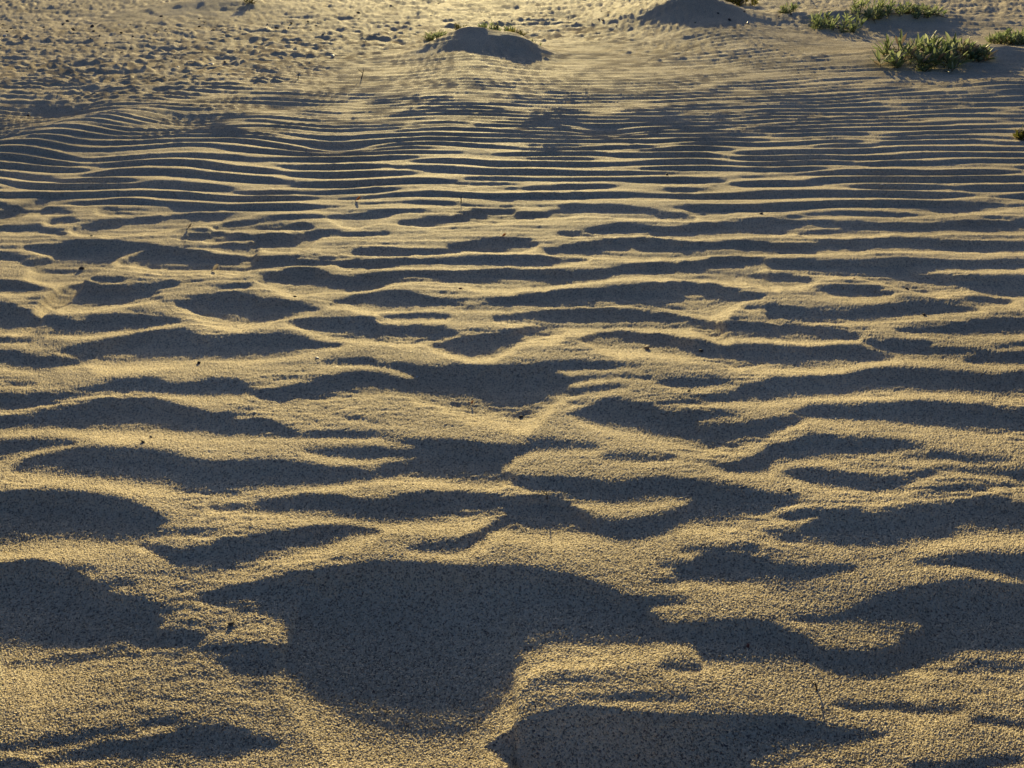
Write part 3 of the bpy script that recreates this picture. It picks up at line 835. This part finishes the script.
dead_leaf(502, 237, 5, 0, .3, RUST, 'tiny rust dead leaf lying on a crest above the centre')
dead_leaf(471, 404, 4, .5, .4, RUST, 'tiny rusty flake on the bright sand below centre')

def twig(px, py, hpx, lean, label, flat=False):
    x, y, z = on_ground(px, py); s_ = hpx / (FPX / (y * cp + (HC - z) * sp))
    o = thing('twig', (x, y, z), label, 'twig', 'little twigs poking out of the sand')
    d = Vector((lean, .1, .12 if flat else 1)).normalized() * s_
    a = MB(); a.tube([Vector((0, 0, -.002)), d * .5 + Vector((s_ * .05, 0, 0)), d], [s_ * .045 + .0004, s_ * .035 + .0003, .0003], 6); a.obj('stalk', DARKBIT, o)
    b = MB(); q = d * .55; b.tube([q, q + Vector((-d.z * .3 - .001, 0, d.z * .22 + .002)), q + Vector((-d.z * .42 - .002, 0, d.z * .42 + .003))], [s_ * .03 + .0002, s_ * .02 + .0002, .0002], 5); b.obj('side_shoot', DARKBIT, o)
twig(361, 79, 11, .35, 'dark forked twig standing left of the mound tail in the upper middle')
twig(298, 79, 8, .1, 'short dark twig at the left edge of the smooth rippled tail')
twig(547, 499, 10, -.1, 'short dark twig upright on the thin lit lip at centre right')
twig(817, 690, 12, -.4, 'thin dark twig leaning on the lit sand at lower right')
twig(461, 203, 7, .05, 'pale thin twig upright on a crest above the centre')
for px, py, h_, l_, lb in [(466, 36, 7, -.3, 'leftmost thin dry twig on the centre mound crest'), (497, 33, 9, .1, 'tallest thin dry twig on the centre mound crest'), (522, 39, 7, .4, 'rightmost thin dry twig on the centre mound shoulder')]:
    twig(px, py, h_, l_, lb)
# ---------------------------------------------------------------- camera, light, sky
cam = bpy.data.cameras.new('camera'); co_ = bpy.data.objects.new('camera', cam); link(co_)
cam.sensor_width = 36; cam.lens = FPX / W * 36; cam.clip_start = .01; cam.clip_end = 2000
co_.location = (0, 0, HC); co_.rotation_euler = (math.pi / 2 - PITCH, 0, 0)
scene.camera = co_
sun = bpy.data.lights.new('sun', 'SUN'); so = bpy.data.objects.new('sun', sun); link(so)
sun.energy = SUN_E; sun.angle = math.radians(.5); sun.color = SUN_C
# sunlight travels towards the camera and down
so.rotation_euler = (math.pi / 2 - SUN_EL, 0, math.pi - SUN_AZ)
sd = Vector((math.sin(SUN_AZ) * math.cos(SUN_EL), math.cos(SUN_AZ) * math.cos(SUN_EL), math.sin(SUN_EL)))
so.rotation_euler = sd.to_track_quat('Z', 'Y').to_euler()
w = bpy.data.worlds.new('World'); scene.world = w; w.use_nodes = True
nt = w.node_tree; bg = nt.nodes['Background']
sky = nt.nodes.new('ShaderNodeTexSky'); sky.sky_type = 'NISHITA'; sky.sun_disc = False
sky.sun_elevation = SUN_EL; sky.sun_rotation = SUN_AZ
sky.air_density = 1.0; sky.dust_density = 3.5; sky.ozone_density = 1.5
tint = nt.nodes.new('ShaderNodeMix'); tint.data_type = 'RGBA'; tint.blend_type = 'MULTIPLY'; tint.inputs[0].default_value = 1
tint.inputs[7].default_value = (.68, .84, 1.34, 1)
nt.links.new(sky.outputs[0], tint.inputs[6]); nt.links.new(tint.outputs[2], bg.inputs['Color']); bg.inputs['Strength'].default_value = SKY_S
scene.view_settings.view_transform = 'Standard'; scene.view_settings.look = 'None'
scene.view_settings.exposure = 0; scene.view_settings.gamma = 1
